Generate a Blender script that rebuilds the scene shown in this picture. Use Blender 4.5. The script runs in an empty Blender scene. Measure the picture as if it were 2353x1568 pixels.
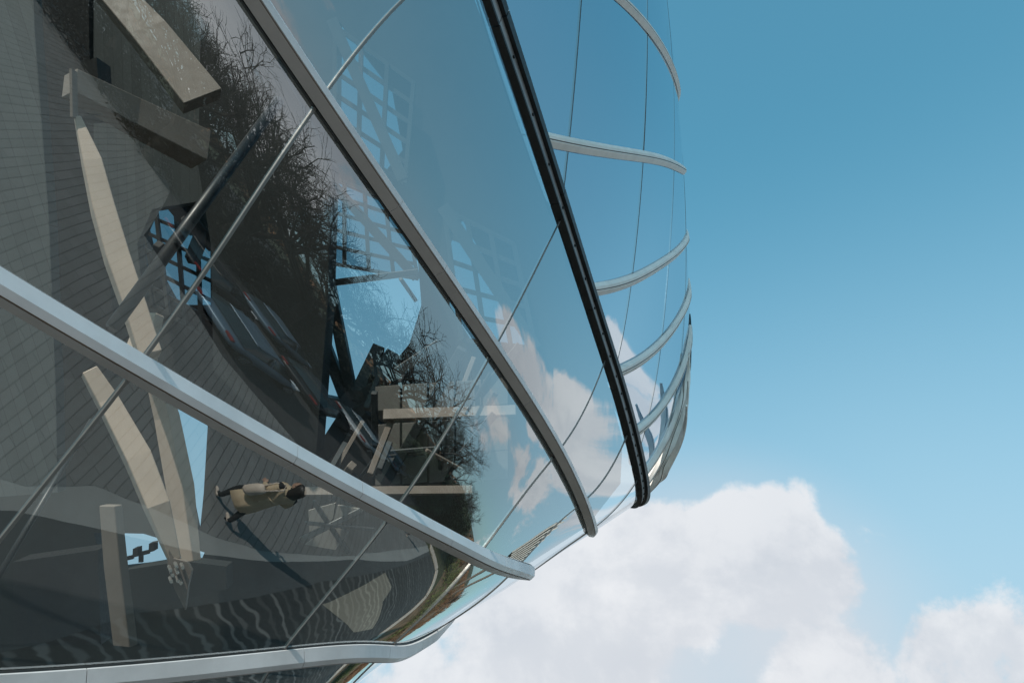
import bpy, bmesh, math, random
import numpy as np
from mathutils import Vector, Matrix, noise

# ---------------------------------------------------------------- camera, sky, sun, exposure
scene = bpy.context.scene
COL = scene.collection
PITCH = math.radians(42.0)
CAM_H = 1.6
cam_data = bpy.data.cameras.new('camera')
cam_data.lens = 35.0; cam_data.sensor_width = 36.0
cam_data.clip_start = 0.05; cam_data.clip_end = 4000.0
cam = bpy.data.objects.new('camera', cam_data)
cam.location = (0, 0, CAM_H); cam.rotation_euler = (math.pi/2 + PITCH, 0, 0)
COL.objects.link(cam); scene.camera = cam

SUN_EL = math.radians(35.0)
SUN_AZ = math.radians(199.0)          # compass style: 0 = +Y, 90 = +X
sun_dir = Vector((math.sin(SUN_AZ)*math.cos(SUN_EL), math.cos(SUN_AZ)*math.cos(SUN_EL), math.sin(SUN_EL)))
sd = bpy.data.lights.new('sun', 'SUN'); sd.energy = 4.9; sd.angle = math.radians(0.53); sd.color = (1.0, 0.93, 0.84)
sun = bpy.data.objects.new('sun', sd); COL.objects.link(sun)
sun.rotation_euler = (-sun_dir).to_track_quat('-Z', 'Y').to_euler(); sun.location = (0, -20, 30)

scene.view_settings.view_transform = 'Standard'; scene.view_settings.look = 'None'
scene.view_settings.exposure = 0.12; scene.view_settings.gamma = 1.0
scene.view_settings.use_curve_mapping = False
scene.render.engine = 'CYCLES'
scene.cycles.max_bounces = 10; scene.cycles.transparent_max_bounces = 16
scene.cycles.glossy_bounces = 4; scene.cycles.diffuse_bounces = 3; scene.cycles.transmission_bounces = 4
scene.cycles.caustics_reflective = False; scene.cycles.caustics_refractive = False

def dirv(el, az):
    el, az = math.radians(el), math.radians(az)
    return (math.sin(az)*math.cos(el), math.cos(az)*math.cos(el), math.sin(el))

class G:
    """small node graph helper"""
    def __init__(s, nt): s.nt = nt; s.n = nt.nodes; s.l = nt.links
    def new(s, t, **kw):
        n = s.n.new(t)
        for k, v in kw.items(): setattr(n, k, v)
        return n
    def put(s, sock, v):
        if isinstance(v, bpy.types.NodeSocket): s.l.new(v, sock)
        else: sock.default_value = v
    def math(s, op, a, b=0.0, c=None, clamp=False):
        n = s.new('ShaderNodeMath', operation=op); n.use_clamp = clamp
        s.put(n.inputs[0], a); s.put(n.inputs[1], b)
        if c is not None: s.put(n.inputs[2], c)
        return n.outputs[0]
    def vmath(s, op, a, b=(0, 0, 0)):
        n = s.new('ShaderNodeVectorMath', operation=op); s.put(n.inputs[0], a); s.put(n.inputs[1], b)
        return n.outputs['Value'] if op in ('DOT_PRODUCT', 'LENGTH', 'DISTANCE') else n.outputs[0]
    def noise(s, vec, scale, detail=4, rough=0.5, dist=0.0):
        n = s.new('ShaderNodeTexNoise'); s.put(n.inputs['Vector'], vec)
        n.inputs['Scale'].default_value = scale; n.inputs['Detail'].default_value = detail
        n.inputs['Roughness'].default_value = rough; n.inputs['Distortion'].default_value = dist
        return n.outputs['Fac']
    def ramp(s, v, lo, hi, a=0.0, b=1.0, smooth=True):
        n = s.new('ShaderNodeMapRange'); n.interpolation_type = 'SMOOTHSTEP' if smooth else 'LINEAR'; n.clamp = True
        s.put(n.inputs[0], v)
        for i, x in enumerate((lo, hi, a, b)): n.inputs[i+1].default_value = x
        return n.outputs[0]
    def mix(s, f, a, b):
        n = s.new('ShaderNodeMix', data_type='RGBA'); s.put(n.inputs[0], f)
        s.put(n.inputs[6], a if not isinstance(a, tuple) else (*a[:3], 1)); s.put(n.inputs[7], b if not isinstance(b, tuple) else (*b[:3], 1))
        return n.outputs[2]

world = bpy.data.worlds.new('World'); scene.world = world; world.use_nodes = True
g = G(world.node_tree); g.n.clear()
out = g.new('ShaderNodeOutputWorld'); bg = g.new('ShaderNodeBackground')
sky = g.new('ShaderNodeTexSky'); sky.sky_type = 'NISHITA'; sky.sun_disc = False
sky.sun_elevation = SUN_EL; sky.sun_rotation = SUN_AZ; sky.air_density = 1.0; sky.dust_density = 0.6; sky.ozone_density = 2.2
SKY_STRENGTH = 0.15
vec = g.new('ShaderNodeTexCoord').outputs['Generated']
sep = g.new('ShaderNodeSeparateXYZ'); g.l.new(vec, sep.inputs[0]); elev = sep.outputs['Z']
tint = g.new('ShaderNodeMix', data_type='RGBA', blend_type='MULTIPLY'); tint.inputs[0].default_value = 1.0
g.l.new(sky.outputs[0], tint.inputs[6]); tint.inputs[7].default_value = (0.92, 1.78, 1.44, 1)
skyc = tint.outputs[2]
# thin milky air low down
clear = g.ramp(g.vmath('DOT_PRODUCT', vec, dirv(30, 85)), math.cos(math.radians(52)), math.cos(math.radians(14)), 0.0, 0.56)
clear = g.math('SUBTRACT', 1.0, g.math('MULTIPLY', clear, g.ramp(elev, .26, .48)))
skyc = g.mix(g.math('MULTIPLY', g.ramp(elev, 0.80, 0.36, 0.0, 0.88), clear), skyc, (0.42/SKY_STRENGTH, 0.60/SKY_STRENGTH, 0.72/SKY_STRENGTH))
# clouds: noise over directions, pushed up round the cloud banks
n1 = g.noise(vec, 5.0, 14, 0.62, 0.2)
def px_dir(x, y):
    v = Vector(((x-1176)/2286.67, -(y-784)/2286.67, -1)); v.rotate(cam.rotation_euler); v.normalize(); return tuple(v)
banks = [(px_dir(1330, 1430), 6.0, .95), (px_dir(1540, 1310), 4.4, 1.0), (px_dir(1730, 1270), 4.2, 1.0), (px_dir(1890, 1350), 3.4, .8), (px_dir(1150, 1530), 6, .9),
         (px_dir(1950, 1575), 4.2, 1.0), (px_dir(2200, 1590), 5.0, 1.0), (px_dir(2010, 1195), 1.7, .62), (px_dir(1850, 1130), 1.4, .5), (px_dir(2440, 1640), 6, 1.0), (px_dir(1000, 1660), 8, .9),
         (dirv(28.5, 43), 4.6, 1.0), (dirv(26, 51), 5.0, 1.0), (dirv(24, 40), 5.0, 1.0), (dirv(26, 58), 3.2, .9), (dirv(16, 48), 7, .6), (dirv(17, 62), 8, .6), (dirv(41, 50), 2.5, .55),
         (dirv(9, 88), 12, .9), (dirv(12, 110), 14, .8), (dirv(10, -40), 20, .8), (dirv(18, 160), 16, .7), (dirv(25, 230), 18, .7), (dirv(40, 120), 9, .6)]
field = None
for d, r, w in banks:
    c = g.vmath('DOT_PRODUCT', vec, d)
    f = g.ramp(c, math.cos(math.radians(r*1.25)), math.cos(math.radians(r*0.2)), 0.0, w)
    field = f if field is None else g.math('MAXIMUM', field, f)
low = g.ramp(elev, 0.30, 0.05, 0.0, 0.38)
field = g.math('MAXIMUM', field, low)
dens = g.math('ADD', g.math('MULTIPLY', n1, 2.3), g.math('MULTIPLY', field, 0.66))
dens = g.math('SUBTRACT', dens, g.ramp(elev, .50, .68, 0.0, .40))
mask = g.ramp(dens, 1.48, 1.72)
off = g.vmath('ADD', vec, tuple(0.035*c for c in sun_dir))
n2 = g.noise(off, 5.0, 8, 0.58, 0.2)
shade = g.ramp(g.math('SUBTRACT', n2, n1), -0.10, 0.09, 0.0, 1.0)
soft = g.noise(vec, 2.3, 3, 0.5, 0)
shade = g.math('ADD', g.math('MULTIPLY', shade, 0.45), g.math('MULTIPLY', g.ramp(soft, .35, .65), 0.55))
ccol = g.mix(shade, (0.83/SKY_STRENGTH, 0.84/SKY_STRENGTH, 0.86/SKY_STRENGTH), (0.55/SKY_STRENGTH, 0.59/SKY_STRENGTH, 0.65/SKY_STRENGTH))
veil = g.ramp(g.vmath('DOT_PRODUCT', vec, px_dir(1600, 1700)), math.cos(math.radians(17)), math.cos(math.radians(4)), 0, 1.0)
veil = g.math('MULTIPLY', veil, g.ramp(g.noise(vec, 3.0, 6, .55, .3), .30, .55, .65, .95))
skyc = g.mix(veil, skyc, (0.60/SKY_STRENGTH, 0.65/SKY_STRENGTH, 0.71/SKY_STRENGTH))
bright = g.ramp(elev, .30, .08, 0, 1)
ccol = g.mix(bright, ccol, (1.15/SKY_STRENGTH, 1.12/SKY_STRENGTH, 1.12/SKY_STRENGTH))      # sunlit cumulus low over the park
skyc = g.mix(g.math('MULTIPLY', mask, 0.94), skyc, ccol)
g.l.new(skyc, bg.inputs[0]); bg.inputs[1].default_value = SKY_STRENGTH; g.l.new(bg.outputs[0], out.inputs[0])
# ---------------------------------------------------------------- tools
def tag(o, label=None, cat=None, group=None, kind=None):
    if label: o['label'] = label
    if cat: o['category'] = cat
    if group: o['group'] = group
    if kind: o['kind'] = kind
    return o
def link(name, me, mat=None, parent=None, smooth=False):
    o = bpy.data.objects.new(name, me); COL.objects.link(o)
    if mat is not None:
        for m in (mat if isinstance(mat, (list, tuple)) else [mat]): me.materials.append(m)
    if parent is not None: o.parent = parent
    if smooth:
        me.polygons.foreach_set('use_smooth', [True]*len(me.polygons))
    return o
def mesh(name, v, f, mat=None, parent=None, smooth=False):
    me = bpy.data.meshes.new(name); me.from_pydata([tuple(p) for p in v], [], f); me.update()
    return link(name, me, mat, parent, smooth)
def empty(name, loc, label=None, cat=None, group=None, rot=(0, 0, 0)):
    o = bpy.data.objects.new(name, None); o.location = loc; o.rotation_euler = rot; o.empty_display_size = .3
    COL.objects.link(o); return tag(o, label, cat, group)
def copy_tree(o, parent=None):
    c = o.copy(); COL.objects.link(c); c.parent = parent
    for ch in list(o.children): copy_tree(ch, c)
    return c
class MB:
    def __init__(s): s.v = []; s.f = []
    def add(s, v, f):
        n = len(s.v); s.v += [tuple(p) for p in v]; s.f += [tuple(i+n for i in q) for q in f]
    def box(s, c, d, rot=None):
        c = Vector(c); pts = []
        for z in (-.5, .5):
            for x, y in ((-.5, -.5), (.5, -.5), (.5, .5), (-.5, .5)):
                p = Vector((x*d[0], y*d[1], z*d[2]))
                if rot is not None: p = rot @ p
                pts.append(c+p)
        s.add(pts, [(3, 2, 1, 0), (4, 5, 6, 7), (0, 1, 5, 4), (1, 2, 6, 5), (2, 3, 7, 6), (3, 0, 4, 7)])
    def bar(s, a, b, w, h=None, up=(0, 0, 1), w2=None, h2=None):
        a, b = Vector(a), Vector(b); t = (b-a).normalized(); h = h or w; w2 = w2 or w; h2 = h2 or h
        u = t.cross(Vector(up)); u = u.normalized() if u.length > 1e-4 else t.orthogonal().normalized(); n = u.cross(t)
        pts = [a+u*x*w+n*y*h for x, y in ((-.5, -.5), (.5, -.5), (.5, .5), (-.5, .5))] + [b+u*x*w2+n*y*h2 for x, y in ((-.5, -.5), (.5, -.5), (.5, .5), (-.5, .5))]
        s.add(pts, [(3, 2, 1, 0), (4, 5, 6, 7), (0, 1, 5, 4), (1, 2, 6, 5), (2, 3, 7, 6), (3, 0, 4, 7)])
    def tube(s, pts, r, n=8, cap=True):
        pts = [Vector(p) for p in pts]; r = r if isinstance(r, (list, tuple)) else [r]*len(pts); rings = []
        ref = None
        for i, p in enumerate(pts):
            t = (pts[min(i+1, len(pts)-1)]-pts[max(i-1, 0)]).normalized()
            u = (t.orthogonal() if ref is None else ref-t*ref.dot(t)).normalized(); ref = u; w = t.cross(u)
            rings += [p+(u*math.cos(2*math.pi*k/n)+w*math.sin(2*math.pi*k/n))*r[i] for k in range(n)]
        f = [(i*n+k, i*n+(k+1) % n, (i+1)*n+(k+1) % n, (i+1)*n+k) for i in range(len(pts)-1) for k in range(n)]
        if cap: f += [tuple(range(n-1, -1, -1)), tuple((len(pts)-1)*n+k for k in range(n))]
        s.add(rings, f)
    def build(s, name, mat, parent=None, smooth=False): return mesh(name, s.v, s.f, mat, parent, smooth)
def bevel(o, w=.01, seg=2):
    m = o.modifiers.new('bevel', 'BEVEL'); m.width = w; m.segments = seg; m.limit_method = 'ANGLE'; return o

def pmat(name, col, rough=.6, metal=0.0, var=.12, scale=6.0, bump=.0, bscale=40., spec=None, coat=0.0, aniso_grain=False):
    m = bpy.data.materials.new(name); m.use_nodes = True; q = G(m.node_tree); b = q.n['Principled BSDF']
    tc = q.new('ShaderNodeTexCoord').outputs['Object']
    if aniso_grain: tc = q.vmath('MULTIPLY', tc, (1, 1, .12))
    f = q.noise(tc, scale, 6, .6)
    lo = tuple(c*(1-var) for c in col); hi = tuple(min(1, c*(1+var)) for c in col)
    q.l.new(q.mix(q.ramp(f, .3, .7), lo, hi), b.inputs['Base Color'])
    b.inputs['Metallic'].default_value = metal
    q.put(b.inputs['Roughness'], q.ramp(q.noise(tc, scale*3, 4, .6), .3, .7, max(.02, rough*.85), min(1, rough*1.15)))
    if spec is not None: b.inputs['Specular IOR Level'].default_value = spec
    if coat: b.inputs['Coat Weight'].default_value = coat
    if bump:
        bp = q.new('ShaderNodeBump'); bp.inputs['Strength'].default_value = 1; bp.inputs['Distance'].default_value = bump
        q.l.new(q.noise(tc, bscale, 4, .6), bp.inputs['Height']); q.l.new(bp.outputs[0], b.inputs['Normal'])
    return m

def glass_mat(name, outer=True, tintc=(.89, .91, .91), f0=.20, ripple=.0010):
    m = bpy.data.materials.new(name); m.use_nodes = True; q = G(m.node_tree); q.n.clear()
    o = q.new('ShaderNodeOutputMaterial'); t = q.new('ShaderNodeBsdfTransparent'); t.inputs[0].default_value = (*tintc, 1)
    if not outer:
        q.l.new(t.outputs[0], o.inputs[0]); return m
    gl = q.new('ShaderNodeBsdfGlossy'); gl.inputs['Roughness'].default_value = 0.0; gl.inputs['Color'].default_value = (.93, .98, 1, 1)
    tc = q.new('ShaderNodeTexCoord').outputs['Object']
    h = q.math('ADD', q.math('MULTIPLY', q.noise(q.vmath('MULTIPLY', tc, (1, 1, 1)), .9, 1, .4), 1.0), q.math('MULTIPLY', q.noise(tc, 3.2, 1, .4), .34))
    bp = q.new('ShaderNodeBump'); bp.inputs['Strength'].default_value = 1; bp.inputs['Distance'].default_value = ripple
    q.l.new(h, bp.inputs['Height']); q.l.new(bp.outputs[0], gl.inputs['Normal'])
    geo = q.new('ShaderNodeNewGeometry')
    c = q.math('ABSOLUTE', q.vmath('DOT_PRODUCT', geo.outputs['Normal'], geo.outputs['Incoming']))
    sch = q.math('POWER', q.math('SUBTRACT', 1.0, c, clamp=True), 2.2)
    fac = q.math('MULTIPLY_ADD', sch, 1-f0, f0, clamp=True)
    mx = q.new('ShaderNodeMixShader'); q.l.new(fac, mx.inputs[0]); q.l.new(t.outputs[0], mx.inputs[1]); q.l.new(gl.outputs[0], mx.inputs[2])
    # film of dust on the outer face
    df = q.new('ShaderNodeBsdfDiffuse'); df.inputs[0].default_value = (.5, .5, .5, 1)
    mx2 = q.new('ShaderNodeMixShader'); dn = q.noise(q.vmath('MULTIPLY', tc, (1, 1, .4)), 1.6, 8, .65)
    q.l.new(q.ramp(dn, .45, .85, .0, .007), mx2.inputs[0]); q.l.new(mx.outputs[0], mx2.inputs[1]); q.l.new(df.outputs[0], mx2.inputs[2])
    q.l.new(mx2.outputs[0], o.inputs[0]); return m

M = dict(
    glass=glass_mat('coated_glass'), glass_in_blue=glass_mat('blue_tinted_inner_face', False, (.20, .31, .41)), glass_in=glass_mat('glass_inner_face', False),
    rail=pmat('grey_painted_aluminium', (.82, .79, .80), .42, .12, .10, 1.6, .0004, 60),
    rail_under=pmat('ground_lit_aluminium', (.50, .46, .44), .5, .2, .06, 3),  # underside facets: light off the ground put into the colour
    white_rail=pmat('pale_aluminium', (.86, .81, .77), .5, .0, .06, 3),
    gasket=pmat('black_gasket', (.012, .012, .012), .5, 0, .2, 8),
    groove=pmat('brown_seal', (.16, .10, .07), .6, 0, .2, 8),
    channel=pmat('dark_steel_channel', (.34, .36, .38), .45, .1, .25, 2.0),
    seal_dark=pmat('dark_grey_silicone', (.11, .11, .11), .5, 0, .1, 5),
    seal=pmat('grey_silicone', (.22, .21, .20), .45, .2, .1, 5),
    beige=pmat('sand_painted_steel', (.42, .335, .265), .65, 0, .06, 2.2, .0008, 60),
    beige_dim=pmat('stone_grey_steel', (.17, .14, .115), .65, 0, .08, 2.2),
    dark=pmat('charcoal_cladding', (.014, .017, .016), .7, 0, .25, .6),
    darksteel=pmat('dark_grey_steel', (.05, .055, .055), .5, .2, .2, 2),
    cream=pmat('cream_panel', (.22, .21, .19), .7, 0, .08, 1.5),
    glass_edge=pmat('dark_glass_edge', (.018, .028, .026), .35, 0, .1, 5),
    tube=pmat('blackened_steel', (.022, .021, .020), .4, .3, .2, 2),
    bolt=pmat('steel_bolt', (.45, .42, .38), .35, .8, .1, 8),
)

# ---------------------------------------------------------------- the two curved skins of the hull
NET_A=np.array([-13.153,-1.395,-5.077,-12.609,1.171,-1.333,-11.342,3.880,1.230,-9.477,6.530,2.650,-7.162,8.954,2.907,-4.792,10.848,2.105,-2.694,12.090,0.340,-0.933,12.728,-2.351,-7.592,-1.265,-6.926,-8.572,-1.109,-3.592,-8.022,0.422,-1.698,-6.256,3.006,-1.160,-4.507,5.179,-1.288,-3.184,6.788,-2.120,-1.863,8.056,-3.753,-0.381,8.931,-6.180,-3.893,-1.643,-8.040,-5.207,-2.287,-5.579,-5.250,-1.823,-4.226,-3.400,0.669,-4.534,-2.508,2.011,-4.653,-1.850,3.577,-5.555,-0.896,4.958,-7.164,0.206,5.830,-9.349,-2.093,-2.552,-8.503,-2.705,-2.670,-7.154,-2.651,-2.320,-6.632,-1.520,-0.967,-7.108,-1.091,-0.188,-7.202,-0.380,1.466,-8.249,0.132,2.592,-9.851,0.782,3.453,-11.852,-1.798,-3.557,-8.743,-1.563,-2.994,-8.175,-1.079,-2.355,-8.146,-0.599,-1.862,-8.347,-0.082,-1.150,-8.830,0.471,-0.315,-10.112,0.888,0.646,-11.768,1.392,1.829,-13.700,-2.215,-4.072,-9.282,-1.447,-3.142,-9.035,-0.953,-2.774,-8.879,-0.284,-2.252,-9.059,0.375,-1.478,-10.032,0.861,-1.516,-11.330,1.467,-0.727,-12.966,2.005,0.653,-14.903,-2.559,-4.200,-10.271,-1.311,-3.089,-10.146,-0.464,-2.724,-9.999,0.098,-2.462,-10.138,0.604,-2.102,-10.958,1.116,-2.077,-12.155,1.729,-1.538,-13.692,2.374,-0.474,-15.540,-2.485,-4.489,-11.574,-1.175,-3.603,-11.400,-0.405,-3.008,-11.345,0.147,-2.714,-11.473,0.691,-2.571,-11.952,1.298,-2.378,-12.849,1.911,-2.156,-14.103,2.488,-1.561,-15.740,-2.164,-5.115,-13.113,-1.216,-4.240,-12.907,-0.561,-3.486,-12.843,-0.028,-2.947,-12.901,0.545,-2.603,-13.127,1.255,-2.443,-13.617,1.928,-2.430,-14.444,2.379,-2.258,-15.686,-1.785,-6.068,-14.873,-1.316,-4.959,-14.642,-0.860,-3.952,-14.495,-0.385,-3.095,-14.415,0.177,-2.477,-14.406,0.832,-2.176,-14.531,1.463,-2.140,-14.889,1.974,-2.308,-15.530,-1.421,-7.322,-16.858,-1.428,-5.761,-16.576,-1.251,-4.365,-16.294,-0.916,-3.157,-16.024,-0.474,-2.205,-15.781,0.032,-1.593,-15.579,0.600,-1.395,-15.429,1.249,-1.658,-15.335]).reshape(11,8,3)
NET_B=np.array([-1.437,13.669,-8.866,-2.080,8.534,-7.953,-2.678,4.687,-7.169,-3.237,2.047,-6.545,-3.771,0.431,-6.152,-4.324,-0.384,-6.103,-4.977,-0.614,-6.536,-5.799,-0.468,-7.520,-6.825,-0.136,-9.028,-8.066,0.261,-11.008,-9.522,0.682,-13.431,-0.079,12.948,-11.052,-0.512,8.241,-10.064,-0.943,4.408,-9.163,-1.358,1.673,-8.334,-1.763,0.081,-7.707,-2.287,-0.744,-7.618,-2.987,-1.115,-8.140,-3.866,-1.292,-9.191,-4.919,-1.336,-10.758,-6.142,-1.195,-12.893,-7.532,-0.836,-15.627,1.007,11.927,-13.382,0.787,7.950,-12.361,0.513,4.440,-11.399,0.222,1.666,-10.454,-0.087,-0.085,-9.682,-0.610,-0.913,-9.486,-1.303,-1.514,-9.787,-2.177,-2.025,-10.630,-3.198,-2.312,-12.132,-4.333,-2.286,-14.358,-5.568,-1.932,-17.319,1.838,10.750,-15.825,1.809,7.539,-14.858,1.683,4.681,-13.879,1.487,2.062,-12.913,1.166,-0.037,-12.187,0.723,-0.899,-11.646,0.085,-1.873,-11.376,-0.732,-2.622,-11.838,-1.664,-2.990,-13.197,-2.648,-2.985,-15.418,-3.643,-2.633,-18.454,2.455,9.706,-18.303,2.587,7.147,-17.451,2.593,4.844,-16.561,2.396,2.589,-15.721,2.068,0.471,-14.932,1.780,-0.885,-13.761,1.179,-2.115,-12.833,0.472,-2.888,-12.895,-0.326,-3.257,-14.021,-1.101,-3.283,-16.061,-1.805,-2.984,-18.930,2.903,8.995,-20.748,3.149,6.936,-20.012,3.248,4.914,-19.212,3.167,2.888,-18.338,2.900,1.076,-17.212,2.500,-0.430,-15.673,2.079,-1.792,-14.328,1.437,-2.635,-13.909,0.811,-3.086,-14.609,0.293,-3.216,-16.228,-0.160,-3.035,-18.664,3.165,8.624,-23.127,3.452,6.839,-22.440,3.602,5.035,-21.573,3.606,3.251,-20.467,3.438,1.620,-19.039,3.123,0.193,-17.370,2.691,-1.062,-15.835,2.128,-1.966,-14.881,1.784,-2.563,-14.918,1.474,-2.847,-15.883,1.148,-2.827,-17.660,3.182,8.500,-25.414,3.401,6.832,-24.612,3.518,5.202,-23.528,3.540,3.645,-22.139,3.501,2.221,-20.472,3.392,0.949,-18.670,3.135,-0.208,-16.966,2.822,-1.164,-15.631,2.539,-1.833,-14.988,2.269,-2.239,-15.127,2.003,-2.390,-16.038,2.880,8.533,-27.552,2.949,6.924,-26.448,2.991,5.437,-25.048,3.026,4.078,-23.371,3.073,2.845,-21.487,3.099,1.710,-19.522,3.032,0.650,-17.639,2.878,-0.281,-16.002,2.714,-0.979,-14.772,2.532,-1.456,-14.088,2.351,-1.740,-14.005,2.209,8.679,-29.482,2.097,7.130,-27.923,2.039,5.755,-26.145,2.044,4.543,-24.174,2.102,3.460,-22.076,2.177,2.465,-19.940,2.220,1.540,-17.865,2.214,0.716,-15.935,2.203,0.036,-14.219,2.192,-0.493,-12.803,2.181,-0.884,-11.736,1.148,8.926,-31.173,0.860,7.451,-29.042,0.676,6.158,-26.831,0.590,5.037,-24.555,0.580,4.066,-22.241,0.626,3.219,-19.927,0.716,2.474,-17.648,0.850,1.810,-15.437,1.028,1.206,-13.307,1.243,0.660,-11.264,1.489,0.175,-9.311]).reshape(11,11,3)

def basis(x, lo, hi, n):
    m = n-3; h = (hi-lo)/m; u = (np.asarray(x, float)-lo)/h; i = np.clip(np.floor(u).astype(int), 0, m-1); f = u-i
    w = [(1-f)**3/6, (3*f**3-6*f**2+4)/6, (-3*f**3+3*f**2+3*f+1)/6, f**3/6]
    B = np.zeros((len(u), n))
    for k in range(4): B[np.arange(len(u)), i+k] = w[k]
    return B
cp, sp = math.cos(PITCH), math.sin(PITCH)
RW = np.array([[1, 0, 0], [0, -sp, cp], [0, -cp, -sp]])
class Skin:
    def __init__(s, net, sd, td):
        s.net = net@RW + np.array([0, 0, CAM_H]); s.sd = sd; s.td = td
    def P(s, a, b):
        a = np.atleast_1d(np.asarray(a, float)); b = np.broadcast_to(np.asarray(b, float), a.shape)
        return np.einsum('ki,kj,ijc->kc', basis(a, *s.sd, s.net.shape[0]), basis(b, *s.td, s.net.shape[1]), s.net)
    def frame(s, a, b):
        a = np.atleast_1d(np.asarray(a, float)); b = np.broadcast_to(np.asarray(b, float), a.shape); e = 1e-3
        p = s.P(a, b); ds = s.P(a+e, b)-s.P(a-e, b); dt = s.P(a, b+e)-s.P(a, b-e)
        ds /= np.linalg.norm(ds, axis=1)[:, None]; n = np.cross(dt, ds)*s.sg; n /= np.linalg.norm(n, axis=1)[:, None]
        w = np.cross(n, ds)
        w *= np.sign(np.einsum('kc,kc->k', w, dt))[:, None]
        return p, ds, w, n
SA = Skin(NET_A, (-.6, 7.4), (-.6, 3.05)); SB = Skin(NET_B, (-1.2, 6), (-1.2, 8.2))
CAM = np.array([0, 0, CAM_H])
for S_, a, b in ((SA, 1.5, 1.5), (SB, 1., 2.)):
    S_.sg = 1; p, _, _, n = S_.frame(a, b)
    if float((n[0]*(CAM-p[0])).sum()) < 0: S_.sg = -1
def P2px(P):
    d = (np.asarray(P)-CAM)@RW.T
    return np.c_[1176-2286.67*d[:, 0]/d[:, 2], 784+2286.67*d[:, 1]/d[:, 2]]

def pane(S, parent, a0, a1, b0, b1, nu=22, nv=16, gap=.003, thick=.024, left=None, right=None, inner='glass_in'):
    us = np.linspace(0, 1, nu); vs = np.linspace(0, 1, nv); A = np.zeros((nv, nu)); B = np.zeros((nv, nu))
    for j, v in enumerate(vs):
        b = b0+gap+(b1-b0-2*gap)*v
        lo = a0 if left is None else max(a0, left(b)); hi = max(lo+.002, a1 if right is None else min(a1, right(b)))
        A[j] = lo+gap+(hi-lo-2*gap)*us; B[j] = b
    p, t, w, n = S.frame(A.ravel(), B.ravel())
    uu = np.tile(us, nv); vvv = np.repeat(vs, nu); ru = (math.sin(a0*12.9+b0*78.2)*43758.5) % 1-.5; rv = (math.sin(a0*39.3+b0*11.1)*24634.6) % 1-.5
    p = p+n*((uu-.5)*ru*.010+(vvv-.5)*rv*.008)[:, None]      # no pane sits quite true
    k = nu*nv; v = np.r_[p, p-n*thick]; f = []; mi = []
    for j in range(nv-1):
        for i in range(nu-1):
            q = j*nu+i; c = (q, q+1, q+nu+1, q+nu)
            f.append(c if S.flip else c[::-1]); mi.append(0)
            c = tuple(x+k for x in c); f.append(c[::-1] if S.flip else c); mi.append(1)
    ring = [i for i in range(nu)]+[j*nu+nu-1 for j in range(1, nv)]+[(nv-1)*nu+i for i in range(nu-2, -1, -1)]+[j*nu for j in range(nv-2, 0, -1)]
    v = v.tolist(); base = len(v); m = len(ring)
    v += [v[x] for x in ring]+[v[x+k] for x in ring]
    for x in range(m):
        y = (x+1) % m; f.append((base+x, base+y, base+m+y, base+m+x)); mi.append(2)
    o = mesh('pane', v, f, [M['glass'], M[inner], M['glass_edge']], parent, True)
    o.data.polygons.foreach_set('material_index', mi)
    o.data.polygons.foreach_set('use_smooth', [m < 2 for m in mi])
    # keep faces pointing outwards
    return o
for S_ in (SA, SB):
    p, t, w, n = S_.frame(1.5, 1.5); S_.flip = bool(float((np.cross(t[0], w[0])*n[0]).sum()) > 0)

def sweep(S, name, parent, prof, mats, fidx, s0, s1, t, n, smooth=False, taper=None):
    """profile (across, out) swept along the rail line t = const"""
    a = np.linspace(s0, s1, n); p, ds, w, nn = S.frame(a, t); m = len(prof); v = []
    for i in range(n):
        k = 1.0 if taper is None else taper(a[i])
        for x, y in prof: v.append(p[i]+w[i]*x*k+nn[i]*y*k)
    f = []; mi = []
    for i in range(n-1):
        for k in range(m):
            f.append((i*m+k, i*m+(k+1) % m, (i+1)*m+(k+1) % m, (i+1)*m+k)); mi.append(fidx[k])
    f.append(tuple(range(m-1, -1, -1))); mi.append(fidx[0]); f.append(tuple((n-1)*m+k for k in range(m))); mi.append(fidx[0])
    o = mesh(name, v, f, mats, parent); o.data.polygons.foreach_set('material_index', mi)
    bm = bmesh.new(); bm.from_mesh(o.data); bmesh.ops.recalc_face_normals(bm, faces=bm.faces); bm.to_mesh(o.data); bm.free()
    return o

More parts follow.
